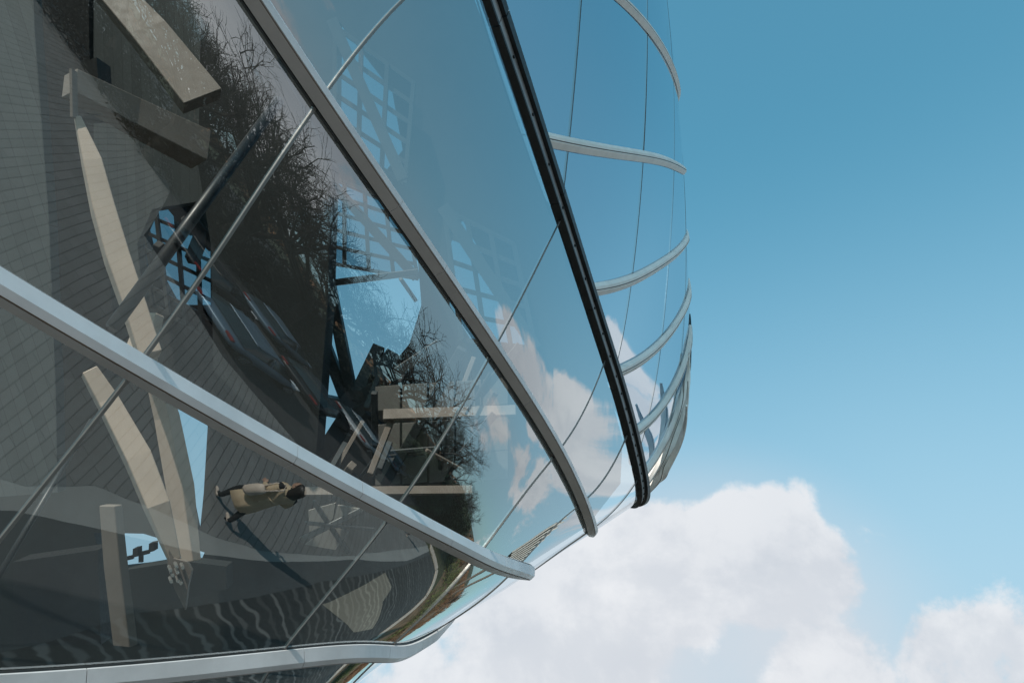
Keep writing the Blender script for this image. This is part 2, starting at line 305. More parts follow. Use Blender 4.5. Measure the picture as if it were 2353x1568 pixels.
sailA = empty('glass_sail', tuple(SA.P(1., 1.)[0]), 'big curved glass sail of clear panes with grey rails, nearest, filling the left half', 'glass sail')
sailB = empty('glass_sail', tuple(SB.P(1., 2.)[0]), 'narrow blue glass sail with thin pale curved rails, behind the dark edge channel', 'glass sail')
def local(o):   # geometry is written in world space; the thing's Empty stands elsewhere
    o.matrix_parent_inverse = Matrix.Translation(-o.parent.location); return o
def endA(t): return float(np.interp(t, [-.6, 0, 1, 2, 3], [3.9, 5.0, 5.45, 5.85, 6.4]))
rowsA = [(-.6, 0), (0, 1), (1, 2), (2, 3)]
colsA = [(-.6, 0), (0, 1), (1, 2), (2, 3), (3, 4), (4, 5), (5, 6.5)]
for b0, b1 in rowsA:
    for a0, a1 in colsA:
        if a0 < endA(b0)-.1: local(pane(SA, sailA, a0, a1, b0, b1, 30, 22, right=endA))
    for a, _ in colsA[1:]:
        if a < endA(b0)-.1: # seal strip between neighbouring panes
            k_ = .9 if a == 1 else .42
            bb = np.linspace(b0+.005, b1-.005, 26); p, ds, w, n = SA.frame(np.full(26, float(a)), bb); v = []
            for i in range(26):
                for x, y in ((-.016, -.004), (-.012, .008), (.012, .008), (.016, -.004)): v.append(p[i]+ds[i]*x*k_+n[i]*y)
            f = [(i*4+k, i*4+(k+1) % 4, i*4+4+(k+1) % 4, i*4+4+k) for i in range(25) for k in range(4)]+[(3, 2, 1, 0), (100, 101, 102, 103)]
            local(mesh('seal_strip', v, f, M['seal'] if a == 1 else M['seal_dark'], sailA))
# rails A: three facets, seams between extrusion lengths
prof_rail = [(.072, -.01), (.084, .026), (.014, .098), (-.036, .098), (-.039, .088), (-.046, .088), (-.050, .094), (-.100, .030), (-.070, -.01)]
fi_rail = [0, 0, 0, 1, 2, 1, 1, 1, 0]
def rail_segments(t, cuts, prof, mats, fi, S=SA, name='rail_segment', parent=None, taper=None):
    for a, b in zip(cuts[:-1], cuts[1:]):
        L = np.linalg.norm(S.P(b, t)[0]-S.P(a, t)[0]); e = .0025/max(L, .1)*(b-a)
        local(sweep(S, name, parent or sailA, prof, mats, fi, a+e, b-e, t, max(6, int(14*(b-a))+4), taper=taper))
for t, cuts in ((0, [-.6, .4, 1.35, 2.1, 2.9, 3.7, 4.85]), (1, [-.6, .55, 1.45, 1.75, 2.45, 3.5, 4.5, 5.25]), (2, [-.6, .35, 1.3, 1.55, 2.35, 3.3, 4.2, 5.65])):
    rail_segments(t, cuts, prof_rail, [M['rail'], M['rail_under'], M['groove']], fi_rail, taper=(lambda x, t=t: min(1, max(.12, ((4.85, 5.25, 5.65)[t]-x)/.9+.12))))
    # black gasket line tucked on both sides of the rail
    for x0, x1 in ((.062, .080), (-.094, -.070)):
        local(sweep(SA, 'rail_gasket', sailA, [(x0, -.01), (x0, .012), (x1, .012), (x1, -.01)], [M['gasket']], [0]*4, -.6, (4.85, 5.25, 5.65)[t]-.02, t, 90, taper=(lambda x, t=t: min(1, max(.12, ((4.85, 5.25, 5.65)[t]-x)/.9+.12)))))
# rail C: dark U channel at the free edge of the front sail, with bolts in its web
TC = 2.985
for nm, prof, mt in (('edge_flange', [(-.115, -.02), (-.115, .05), (-.085, .05), (-.085, -.02)], 'gasket'),
                     ('channel_web', [(-.085, -.02), (-.085, .04), (.035, .04), (.035, -.02)], 'channel'),
                     ('edge_flange', [(.035, -.10), (.035, .085), (.135, .085), (.135, -.10)], 'gasket')):
    for a, b in zip([-.3, 1.2, 1.9, 2.55, 3.3, 4.1, 4.8], [1.2, 1.9, 2.55, 3.3, 4.1, 4.8, 6.3]):
        local(sweep(SA, nm, sailA, prof, [M[mt]], [0]*4, a+.002, b-.002, TC, 16))
for a in np.arange(.9, 5.9, .21):
    p, ds, w, n = SA.frame(a, TC); mb = MB(); c = Vector(p[0]-w[0]*.018+n[0]*.035)
    mb.tube([c, c+Vector(n[0])*.022], .016, 6); local(mb.build('bolt', M['gasket'], sailA))

# second sail
aa = np.linspace(-.6, 6.6, 400); edge_px = P2px(SA.P(aa, TC))
def edge_x(y): return np.interp(y, edge_px[:, 1], edge_px[:, 0])
mono = np.argmax(edge_px[:, 1]); edge_px = edge_px[:mono+1]
_left = {}
def leftB(t):
    k = round(float(t), 2)
    if k not in _left:
        s = np.linspace(-1.2, 5.6, 200); q = P2px(SB.P(s, k)); ins = q[:, 0] > edge_x(q[:, 1])+2
        _left[k] = float(s[np.argmax(ins)]) if ins.any() else 5.6
    return _left[k]
tk = np.linspace(-1.2, 8.1, 60); lk = np.array([leftB(t) for t in tk])
def leftS(t): return float(np.interp(t, tk, lk))
def endB(t): return float(np.interp(t, [-1, 0, 1, 2, 3, 4, 5, 6, 7, 8], [2.85, 2.95, 3.2, 3.42, 3.72, 4.05, 4.42, 4.75, 5.0, 5.3]))
for b0 in range(-1, 5):
    for a0, a1 in ((-1.2, 0), (0, 1), (1, 2), (2, 3), (3, 4), (4, 5)):
        if max(leftS(b0), leftS(b0+1)) > a1 and min(leftS(b0), leftS(b0+1)) > a1: continue
        lf = lambda t: leftS(t)-.12
        a1 = min(a1, endB(b0+.5)); 
        if a1 <= a0+.05: continue
        bb_ = np.linspace(b0, b0+1, 60); okb = [b for b in bb_ if leftS(b)-.12 < a1-.06]
        if not okb or max(okb)-b0 < .06: continue
        b1_ = max(okb)
        local(pane(SB, sailB, a0, a1, b0, b1_, 14, 12, .004, .024, left=lf, inner='glass_in_blue'))
        if a0 >= 0:
            bb = [b for b in np.linspace(b0+.02, b0+.98, 22) if leftS(b) < a0-.02]
            if len(bb) > 3:
                p, ds, w, n = SB.frame(np.full(len(bb), float(a0)), np.array(bb)); v = []
                for i in range(len(bb)):
                    for x, y in ((-.005, -.004), (-.004, .003), (.004, .003), (.005, -.004)): v.append(p[i]+ds[i]*x+n[i]*y)
                m = len(bb); f = [(i*4+k, i*4+(k+1) % 4, i*4+4+(k+1) % 4, i*4+4+k) for i in range(m-1) for k in range(4)]+[(3, 2, 1, 0), tuple((m-1)*4+k for k in range(4))]
                local(mesh('seal_strip', v, f, M['seal_dark'], sailB))
profB = [(.070, -.01), (.084, .012), (.020, .066), (.008, .066), (.008, .050), (-.004, .050), (-.004, .066), (-.040, .062), (-.084, .022), (-.070, -.01)]
fiB = [0, 0, 0, 1, 1, 1, 0, 0, 0, 0]
for t in range(0, 8):
    a = leftS(t)+.01
    local(sweep(SB, 'rail', sailB, profB, [M['white_rail'], M['groove']], fiB, a, endB(t)+.05, t, 60, taper=(lambda x, t=t: 1.0*min(1, max(.35, (endB(t)+.05-x)/.7+.3)))))
    p, ds, w, n = SB.frame(a+.015, t); mb = MB(); c = Vector(p[0]); mb.bar(c-Vector(w[0])*.07+Vector(n[0])*.03, c+Vector(w[0])*.05+Vector(n[0])*.03, .05, .05); local(mb.build('end_bracket', M['groove'], sailB))
# ---------------------------------------------------------------- inside the hull, seen through the glass
def U(x, y, d):
    """the point that stands d metres in front of the camera plane in the direction (x, y)"""
    c = np.array([(x-1176)/2286.67*d, -(y-784)/2286.67*d, -d]); return Vector((c@RW+CAM).tolist())
VIEW = Vector(RW[2].tolist())*-1     # away from the camera
def slab(name, outline, d, thick, mat, parent=None, holes=(), tilt=(0, 0)):
    """a plate of real thickness; outline and openings lie in one plane d metres off, tilted by (tx, ty) m per 1000"""
    dd = lambda x, y: d+tilt[0]*(x-1176)/1000+tilt[1]*(y-784)/1000
    bm = bmesh.new(); loops = [outline]+list(holes); edges = []
    for lp in loops:
        vs = [bm.verts.new(U(x, y, dd(x, y))) for x, y in lp]
        edges += [bm.edges.new((a, b)) for a, b in zip(vs, vs[1:]+vs[:1])]
    bmesh.ops.triangle_fill(bm, use_beauty=True, use_dissolve=False, edges=edges)
    r = bmesh.ops.extrude_face_region(bm, geom=bm.faces[:]); vv = [e for e in r['geom'] if isinstance(e, bmesh.types.BMVert)]
    bmesh.ops.translate(bm, verts=vv, vec=VIEW*thick); bmesh.ops.recalc_face_normals(bm, faces=bm.faces)
    me = bpy.data.meshes.new(name); bm.to_mesh(me); bm.free(); return link(name, me, mat, parent)
def panel_mat(name, col, ang, period, depth=.5):
    """cladding with narrow seams running one way"""
    m = bpy.data.materials.new(name); m.use_nodes = True; q = G(m.node_tree); b = q.n['Principled BSDF']; b.inputs['Roughness'].default_value = .55
    tc = q.new('ShaderNodeTexCoord').outputs['Object']
    d = q.vmath('DOT_PRODUCT', tc, ang); fr = q.math('FRACT', q.math('DIVIDE', d, period))
    ln = q.ramp(fr, 0.0, .06, 0, 1); idx = q.math('FLOOR', q.math('DIVIDE', d, period))
    wn = q.new('ShaderNodeTexWhiteNoise', noise_dimensions='1D'); q.l.new(idx, wn.inputs['W'])
    v = q.mix(wn.outputs[0], tuple(c*.85 for c in col), tuple(c*1.1 for c in col))
    q.l.new(q.mix(ln, tuple(c*.35 for c in col), v), b.inputs['Base Color']); return m
M['panels_a'] = panel_mat('slate_cladding', (.08, .092, .092), (.95, -.2, .22), .16)
M['panels_b'] = panel_mat('slate_cladding_fine', (.07, .08, .078), (.99, 0, 0.05), .13)

# the shell of the building behind the glass: one dark inner wall with openings to the sky
wall = slab('inner_wall', [(-700, -700), (900, -700), (1090, 0), (1190, 270), (1290, 530), (1390, 860), (1430, 1010), (1425, 1110), (1348, 1208), (1208, 1298), (1022, 1424), (848, 1538), (660, 1640), (-700, 1750)],
            17.5, .35, M['dark'], None, holes=[
            [(308, 440), (345, 405), (415, 368), (482, 400), (484, 700), (400, 700), (350, 610)],
            [(760, 410), (900, 470), (960, 600), (968, 700), (940, 790), (890, 850), (830, 930), (790, 1000), (722, 1050), (735, 840), (748, 640)],
            [(385, 915), (478, 962), (468, 1130), (455, 1260), (432, 1150)],
            [(215, 1222), (330, 1225), (470, 1268), (455, 1302), (390, 1290), (330, 1300), (240, 1310)],
            [(778, 48), (900, 205), (925, 345), (880, 400), (775, 330)],
            [(1030, 560), (1060, 500), (1150, 660), (1210, 800), (1080, 780), (1030, 700)]])
tag(wall, 'charcoal inner wall with openings to the sky, far behind the glass sails', 'wall')
# glazing grids that fill the openings
def grid(name, label, quad, nu, nv, d, parent=None, w=.10, mat='darksteel', diag=False):
    t = empty(name, U(*quad[0], d), label, 'skylight')
    P = [Vector(U(x, y, d)) for x, y in quad]
    at = lambda u, v: (P[0]*(1-u)+P[1]*u)*(1-v)+(P[3]*(1-u)+P[2]*u)*v
    for i in range(nu+1):
        mb = MB(); mb.bar(at(i/nu, 0), at(i/nu, 1), w, w*1.6, up=VIEW); local(mb.build('glazing_bar', M[mat], t))
    for j in range(nv+1):
        mb = MB(); mb.bar(at(0, j/nv)+VIEW*.06, at(1, j/nv)+VIEW*.06, w, w*1.6, up=VIEW); local(mb.build('glazing_bar', M[mat], t))
    if diag:
        mb = MB(); mb.bar(at(0, 0)-VIEW*.3, at(1, 1)-VIEW*.3, w*2.6, w*2.6, up=VIEW); local(mb.build('truss_strut', M[mat], t))
    P3 = [p+VIEW*.2 for p in P]; mb = MB(); mb.add(P3+[p+VIEW*.02 for p in P3], [(0, 1, 2, 3), (7, 6, 5, 4), (0, 4, 5, 1), (1, 5, 6, 2), (2, 6, 7, 3), (3, 7, 4, 0)]); local(mb.build('glazing', M['tinted'], t))
    return t
M['tinted'] = glass_mat('tinted_roof_glass', False, (.66, .70, .72))
grid('skylight', 'grey barred skylight with blue sky behind, left of the dark slab', [(300, 400), (500, 470), (500, 790), (350, 700)], 4, 7, 17.2, w=.06)
grid('skylight', 'barred skylight with bare branches in front, right of the dark slab', [(745, 400), (930, 470), (960, 640), (735, 600)], 4, 5, 17.2, w=.06, diag=True)
grid('skylight', 'faint barred skylight near the top, behind the blue pane', [(770, 60), (950, 190), (930, 420), (770, 320)], 3, 5, 17.2, w=.07, diag=True)
grid('skylight', 'faint barred skylight low in the blue pane above the cloud', [(1020, 480), (1180, 560), (1230, 800), (1060, 780)], 3, 5, 17.2, w=.08, diag=True)

# cladding planes and the black slabs between them
for nm, ol, d, th, mt, lb in (
    ('cladding_wall', [(-500, -400), (60, -400), (80, 80), (112, 500), (128, 900), (132, 1130), (-500, 1180)], 13.0, .25, 'panels_a', 'slate clad wall with slanted seams at the far left edge'),
    ('cladding_wall', [(300, -500), (470, -500), (470, 460), (350, 480), (315, 560), (330, 690), (300, 690), (215, 330), (215, -100)], 14.6, .25, 'panels_b', 'slate clad wall with fine upright seams behind the sand beams'),
    ('dark_slab', [(60, -400), (200, -400), (205, 120), (222, 240), (215, 330), (245, 560), (262, 760), (240, 870), (128, 870), (112, 500), (80, 80)], 15.4, .6, 'gasket', 'narrow black upright slab between the two slate walls'),
    ('dark_slab', [(470, -400), (545, -400), (640, 150), (762, 375), (752, 700), (726, 1040), (600, 960), (490, 850), (484, 560), (455, 380)], 14.2, .6, 'dark', 'wide black slab in the middle, cars mirrored over it'),
    ('dark_slab', [(30, 1290), (225, 1262), (232, 1480), (30, 1480)], 11.0, .4, 'gasket', 'black low slab at the lower left behind the glass')):
    tag(slab(nm, ol, d, th, M[mt]), lb, 'wall')

def beam(name, label, secs, mat='beige', cat='steel beam', group=None, depth_px=.5, side=1):
    """box beam through sections (x, y, half width in m, distance)"""
    pts = [U(x, y, d) for x, y, hw, d in secs]; v = []
    for i, (p, s) in enumerate(zip(pts, secs)):
        t = (pts[min(i+1, len(pts)-1)]-pts[max(i-1, 0)]).normalized(); u = t.cross(VIEW).normalized(); w = u.cross(t).normalized(); hw = s[2]
        if w.dot(VIEW) < 0: w = -w
        th = math.radians(32); th = th if (-(w*math.cos(th)+u*math.sin(th))).dot(sun_dir) > (-(w*math.cos(th)-u*math.sin(th))).dot(sun_dir) else -th      # the broad face is turned to the daylight side
        u, w = u*math.cos(th)-w*math.sin(th), w*math.cos(th)+u*math.sin(th)
        for a, b in ((-1, 0), (1, 0), (1, 1), (-1, 1)): v.append(p+u*a*hw+w*(b-.3)*hw*1.6*depth_px)
    n = len(pts); f = [(i*4+k, i*4+(k+1) % 4, i*4+4+(k+1) % 4, i*4+4+k) for i in range(n-1) for k in range(4)]+[(3, 2, 1, 0), (n*4-4, n*4-3, n*4-2, n*4-1)]
    o = mesh(name, v, f, M[mat]); bm = bmesh.new(); bm.from_mesh(o.data); bmesh.ops.recalc_face_normals(bm, faces=bm.faces); bm.to_mesh(o.data); bm.free()
    bevel(o, .008, 1); return tag(o, label, cat, group)
beam('steel_beam', 'tapered sand coloured beam standing behind the upper left pane', [(178, 268, .03, 9.6), (212, 372, .085, 9.5), (238, 480, .10, 9.4), (270, 590, .105, 9.3), (308, 700, .10, 9.2), (345, 815, .10, 9.1)], side=-1, depth_px=1.2)
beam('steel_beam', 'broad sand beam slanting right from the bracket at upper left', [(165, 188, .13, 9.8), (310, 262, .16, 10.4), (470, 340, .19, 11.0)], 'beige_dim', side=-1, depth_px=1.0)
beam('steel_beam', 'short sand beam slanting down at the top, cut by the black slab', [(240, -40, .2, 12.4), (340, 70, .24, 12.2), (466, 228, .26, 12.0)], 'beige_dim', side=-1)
beam('steel_beam', 'bent pale sand beam below the lower rail, left one of the pair', [(205, 850, .07, 9.0), (248, 920, .09, 9.0), (318, 1050, .11, 8.9), (362, 1160, .10, 8.8), (402, 1285, .05, 8.8)], side=-1, depth_px=1.2)
beam('steel_beam', 'straight sand beam below the lower rail, right one of the pair', [(352, 860, .09, 9.6), (378, 960, .11, 9.6), (408, 1120, .12, 9.5), (436, 1290, .08, 9.4)], side=1, depth_px=.8)
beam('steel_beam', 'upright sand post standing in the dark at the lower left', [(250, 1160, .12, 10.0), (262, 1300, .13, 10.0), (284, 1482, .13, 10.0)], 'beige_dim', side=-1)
beam('steel_beam', 'sand stub of beam between the lower rail and the dark tube', [(345, 720, .13, 9.9), (318, 800, .17, 9.8), (330, 860, .15, 9.7)], side=1)
def tube_px(name, label, pts, r, mat='darksteel', cat='steel tube', group=None, n=12):
    mb = MB(); mb.tube([U(*p) for p in pts], r, n); o = mb.build(name, M[mat], None, True); return tag(o, label, cat, group)
tube_px('brace_tube', 'long dark brace tube slanting up to the right beside the pane joint', [(258, 752, 8.6), (640, 232, 10.8)], .062, 'tube')
tube_px('brace_tube', 'thin dark brace tube at the left below the lower rail', [(-20, 1350, 7.0), (210, 965, 8.2)], .022, 'tube')
bk = empty('beam_bracket', U(190, 210, 9.9), 'black bracket box where the two upper sand beams start', 'bracket')
local(slab('box', [(172, 148), (222, 132), (226, 200), (236, 262), (176, 268)], 10.1, .35, M['tube'], bk)); local(slab('plate', [(159, 158), (165, 158), (167, 268), (161, 268)], 9.5, .12, M['beige_dim'], bk))
# node with its struts in the open bay
star = empty('strut_node', U(810, 925, 15.5), 'dark steel node with splayed struts in the sky opening', 'steel node')
def strut(a, b, w, d=15.5, mat='darksteel', par=star, nm='strut'):
    mb = MB(); mb.bar(U(*a, d), U(*b, d+.4), w, w*1.3, up=VIEW); local(bevel(mb.build(nm, M[mat], par), .01, 1))
for a, b, w in (((812, 925), (755, 640), .17), ((800, 930), (735, 760), .17), ((815, 915), (870, 800), .20), ((820, 920), (960, 840), .26), ((830, 910), (1010, 790), .16), ((800, 940), (726, 925), .30),
                ((810, 940), (745, 1040), .26), ((820, 945), (905, 1010), .2), ((860, 880), (900, 820), .24), ((760, 650), (960, 625), .10), ((920, 640), (955, 690), .06)): strut(a, b, w)
mb = MB(); mb.tube([U(812, 928, 15.2), U(812, 928, 16.1)], .22, 14); local(mb.build('hub', M['darksteel'], star, False))
star2 = empty('strut_node', U(420, 500, 15.5), 'dark steel struts crossing the left skylight', 'steel node')
for a, b, w in (((350, 410), (450, 530), .20), ((405, 380), (440, 480), .2), ((440, 400), (425, 520), .16), ((430, 500), (490, 560), .22), ((440, 600), (490, 470), .18), ((365, 560), (350, 640), .12)): strut(a, b, w, 15.5, 'darksteel', star2)
# bay at the right: cream panels between dark posts
bay = empty('panelled_bay', U(1000, 1000, 15), 'bay of cream panels between dark posts, right of the strut node', 'wall')
for j, (y0, y1) in enumerate(((880, 935), (968, 1040), (1046, 1106))):
    for i in range(5):
        x0, x1 = 862+i*62, 918+i*62
        if x1 > 1175: continue
        local(slab('panel', [(x0, y0-4*i+8), (x1, y0-4*i+4), (x1, y1-3*i+4), (x0, y1-3*i+8)], 14.6, .08, M['cream'], bay))
for a, b, w in (((1062, 800), (880, 1120), .14), ((1140, 900), (1010, 1130), .08), ((860, 900), (862, 1110), .09), ((1095, 880), (1105, 1110), .07), ((1010, 950), (1012, 1100), .06), ((870, 1040), (1160, 1015), .06)): strut(a, b, w, 14.3, 'darksteel', bay, 'post')
r_ = random.Random(5)
for i in range(16):
    x, y = r_.uniform(740, 1120), r_.uniform(860, 1100); an = r_.choice((-1.05, -.9, .5, 2.2, -1.2, .15)); L = r_.uniform(60, 150)
    strut((x, y), (x+math.cos(an)*L, min(1150, y+math.sin(an)*L)), r_.uniform(.035, .12), r_.uniform(12.8, 15.5), r_.choice(('darksteel', 'tube', 'beige_dim')), bay, 'brace')
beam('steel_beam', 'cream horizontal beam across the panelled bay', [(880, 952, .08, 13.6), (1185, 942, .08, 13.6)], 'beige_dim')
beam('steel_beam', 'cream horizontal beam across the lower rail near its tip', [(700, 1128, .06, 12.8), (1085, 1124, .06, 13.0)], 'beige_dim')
bay2 = empty('panelled_bay', U(760, 1200, 14), 'small bay of grey panels under the lower rail', 'wall')
for q_ in ([(708, 1172), (770, 1155), (765, 1190), (712, 1240)], [(775, 1160), (835, 1170), (800, 1210), (765, 1200)], [(700, 1250), (760, 1205), (800, 1222), (770, 1262)]): local(slab('panel', q_, 14.0, .08, M['cream'], bay2))
for a, b, w in (((690, 1240), (850, 1160), .08), ((720, 1150), (800, 1270), .06), ((700, 1200), (860, 1215), .05)): strut(a, b, w, 13.7, 'darksteel', bay2, 'post')
# gusset plate with bolts where the two lower beams meet
gus = empty('gusset_plate', U(412, 1330, 8.8), 'bolted sand gusset plate where the paired beams meet', 'plate')
local(slab('plate', [(388, 1262), (398, 1282), (430, 1290), (440, 1310), (432, 1345), (425, 1400), (400, 1350), (384, 1300)], 8.75, .05, M['beige_dim'], gus))
for x, y in ((388, 1300), (402, 1292), (404, 1305), (393, 1312), (416, 1294), (405, 1325), (412, 1330), (390, 1326)):
    mb = MB(); mb.tube([U(x, y, 8.74), U(x+4, y+9, 8.6)], .016, 6); local(mb.build('bolt', M['bolt'], gus))
# two floodlights on a bracket against the sky opening
fl = None
for x, y, lb in ((309, 1272, 'left one of two small floodlights on the dark roof edge'), (346, 1260, 'right one of two small floodlights on the dark roof edge')):
    t = empty('floodlight', U(x, y, 13), lb, 'floodlight', 'floodlights on the roof edge')
    for nm, (a, b, w) in (('bracket', ((x-20, y+10), (x-3, y+6), .05)), ('bracket', ((x-22, y+8), (x-22, y+30), .05))):
        mb = MB(); mb.bar(U(*a, 13), U(*b, 13), w, w, up=VIEW); local(mb.build(nm, M['gasket'], t))
    local(slab('lamp_head', [(x-4, y-12), (x+7, y-14), (x+7, y+5), (x-5, y+8)], 12.9, .16, M['gasket'], t))
tag(slab('roof_edge', [(225, 1318), (420, 1288), (520, 1300), (520, 1352), (230, 1420)], 13.4, .3, M['dark']), 'dark roof edge under the floodlights', 'roof')

# ---------------------------------------------------------------- the street in front, which the glass mirrors
def ground_sheet(name, outline, z, mat):
    bm = bmesh.new(); vs = [bm.verts.new((x, y, z)) for x, y in outline]
    e = [bm.edges.new((a, b)) for a, b in zip(vs, vs[1:]+vs[:1])]
    bmesh.ops.triangle_fill(bm, use_beauty=True, edges=e)
    for f in bm.faces:
        f.normal_update()
        if f.normal.z < 0: f.normal_flip()
    me = bpy.data.meshes.new(name); bm.to_mesh(me); bm.free(); o = link(name, me, mat); o['kind'] = 'structure'; return o
def brick_mat():
    m = bpy.data.materials.new('grey_stone_setts'); m.use_nodes = True; q = G(m.node_tree); b = q.n['Principled BSDF']; b.inputs['Roughness'].default_value = .75
    tc = q.new('ShaderNodeTexCoord').outputs['Object']; mp = q.new('ShaderNodeMapping'); mp.inputs['Rotation'].default_value = (0, 0, math.radians(-2)); q.l.new(tc, mp.inputs[0])
    br = q.new('ShaderNodeTexBrick'); br.inputs['Scale'].default_value = 1; br.inputs['Brick Width'].default_value = 1.1; br.inputs['Row Height'].default_value = .155
    br.inputs['Mortar Size'].default_value = .009; br.inputs['Mortar Smooth'].default_value = .2; br.inputs['Bias'].default_value = 0
    br.inputs['Color1'].default_value = (.225, .22, .215, 1); br.inputs['Color2'].default_value = (.19, .19, .185, 1); br.inputs['Mortar'].default_value = (.125, .125, .122, 1); q.l.new(mp.outputs[0], br.inputs[0])
    c = q.mix(q.ramp(q.noise(tc, .8, 8, .65), .35, .75, 0, .6), br.outputs[0], (.15, .145, .14)); q.l.new(c, b.inputs['Base Color'])
    bp = q.new('ShaderNodeBump'); bp.inputs['Distance'].default_value = .01; q.l.new(q.math('SUBTRACT', 1.0, br.outputs['Fac']), bp.inputs['Height']); q.l.new(bp.outputs[0], b.inputs['Normal']); return m
def deck_mat(nm='shade_toned_decking', ca=(.022, .024, .024), cb=(.05, .052, .05), cc=(.16, .16, .155)):
    m = bpy.data.materials.new(nm); m.use_nodes = True; q = G(m.node_tree); b = q.n['Principled BSDF']; b.inputs['Roughness'].default_value = .7
    tc = q.new('ShaderNodeTexCoord').outputs['Object']; d = q.vmath('DOT_PRODUCT', q.vmath('ADD', tc, q.vmath('MULTIPLY', (0.0, 0, 0), tc)), (.94, .34, 0)); d = q.math('ADD', d, q.math('MULTIPLY', q.noise(tc, .9, 2, .5), .9))
    fr = q.math('FRACT', q.math('DIVIDE', d, .42)); ln = q.math('MULTIPLY', q.ramp(fr, .0, .16), q.ramp(fr, .46, .28))
    n = q.noise(q.vmath('MULTIPLY', tc, (3, .5, 1)), 2.0, 6, .6)
    base = q.mix(n, ca, cb); wn = q.new('ShaderNodeTexWhiteNoise', noise_dimensions='1D'); q.l.new(q.math('FLOOR', q.math('DIVIDE', d, .42)), wn.inputs['W']); ln = q.math('MULTIPLY', ln, q.ramp(wn.outputs[0], 0, 1, .25, 1.0)); q.l.new(q.mix(ln, base, cc), b.inputs['Base Color']); return m
M['setts'] = brick_mat(); M['deck'] = deck_mat()  # deck colour carries the building's shade and the slats' lit edges
M['concrete'] = pmat('smooth_concrete', (.30, .30, .29), .8, 0, .08, .7)
M['asphalt'] = pmat('asphalt', (.035, .035, .037), .85, 0, .2, 3)
M['kerb'] = pmat('pale_kerb_stone', (.52, .44, .37), .8, 0, .1, 2)
M['grass'] = pmat('park_grass', (.05, .052, .022), .9, 0, .5, 1.2)
M['earth'] = pmat('brown_earth', (.16, .10, .055), .95, 0, .45, .9)
g0 = ground_sheet('ground', [(-1500, -1500), (1500, -1500), (1500, 1500), (-1500, 1500)], -.02, M['grass'])
ground_sheet('stone_pavement', [(-30, -40), (60, -40), (60, 4), (10.2, 5.0), (8.9, 7.6), (9.6, 10.4), (18, 15.6), (20, 20.5), (12, 14.6), (7.4, 11.5), (5, 9.8), (4, 8.9), (3.0, 7.8), (2.3, 7.1), (1.2, 6.5), (0, 5.4), (-5, 4.4), (-30, 0)], 0.0, M['setts'])
ground_sheet('road', [(8.9, 7.6), (10.2, 5.0), (40, -14), (90, 0), (90, 58), (18, 15.6), (9.6, 10.4)], -.008, M['asphalt'])
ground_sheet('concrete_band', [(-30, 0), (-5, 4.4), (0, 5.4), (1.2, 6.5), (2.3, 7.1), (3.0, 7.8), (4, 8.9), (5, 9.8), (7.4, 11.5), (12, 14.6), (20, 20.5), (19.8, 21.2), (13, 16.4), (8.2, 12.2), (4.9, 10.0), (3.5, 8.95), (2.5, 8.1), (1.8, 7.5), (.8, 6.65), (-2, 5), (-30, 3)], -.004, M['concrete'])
M['slate'] = pmat('shade_toned_concrete', (.075, .08, .082), .7, 0, .1, .7)  # same concrete with the building's shade put into its colour
ground_sheet('shaded_concrete', [(-30, 3), (-2, 5), (.8, 6.65), (1.8, 7.5), (2.5, 8.1), (3.5, 8.95), (4.9, 10.0), (8.2, 12.2), (13, 16.4), (19.8, 21.2), (19.6, 21.6), (10.5, 14.9), (6.1, 11.6), (2.8, 9.8), (1.1, 8.9), (-6, 8), (-30, 8)], -.004, M['slate'])
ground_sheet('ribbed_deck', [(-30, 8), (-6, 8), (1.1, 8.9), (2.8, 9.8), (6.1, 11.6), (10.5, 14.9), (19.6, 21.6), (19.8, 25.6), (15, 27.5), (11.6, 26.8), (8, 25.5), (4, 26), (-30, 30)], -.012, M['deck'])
M['sunlit_deck'] = deck_mat('sunlit_ribs', (.20, .175, .14), (.28, .25, .20), (.42, .38, .31))  # patch of sun on the deck, put into a paler colour
ground_sheet('sunlit_deck_patch', [(5.5, 12.5), (9.9, 14.6), (9.7, 16.2), (8.4, 16.6), (7.2, 20.3), (5.9, 17.3)], -.008, M['sunlit_deck'])
def kerb():
    c = [(21, 21.5), (20.3, 26), (15.2, 28.2), (11.6, 27.5), (8, 26.2), (4, 26.8), (-30, 31)]; mb = MB()
    for a, b in zip(c[:-1], c[1:]): mb.bar((*a, .04), (*b, .04), 1.5, .12)
    o = mb.build('path_kerb', M['kerb']); o['kind'] = 'structure'
kerb()
rnd = random.Random(4)
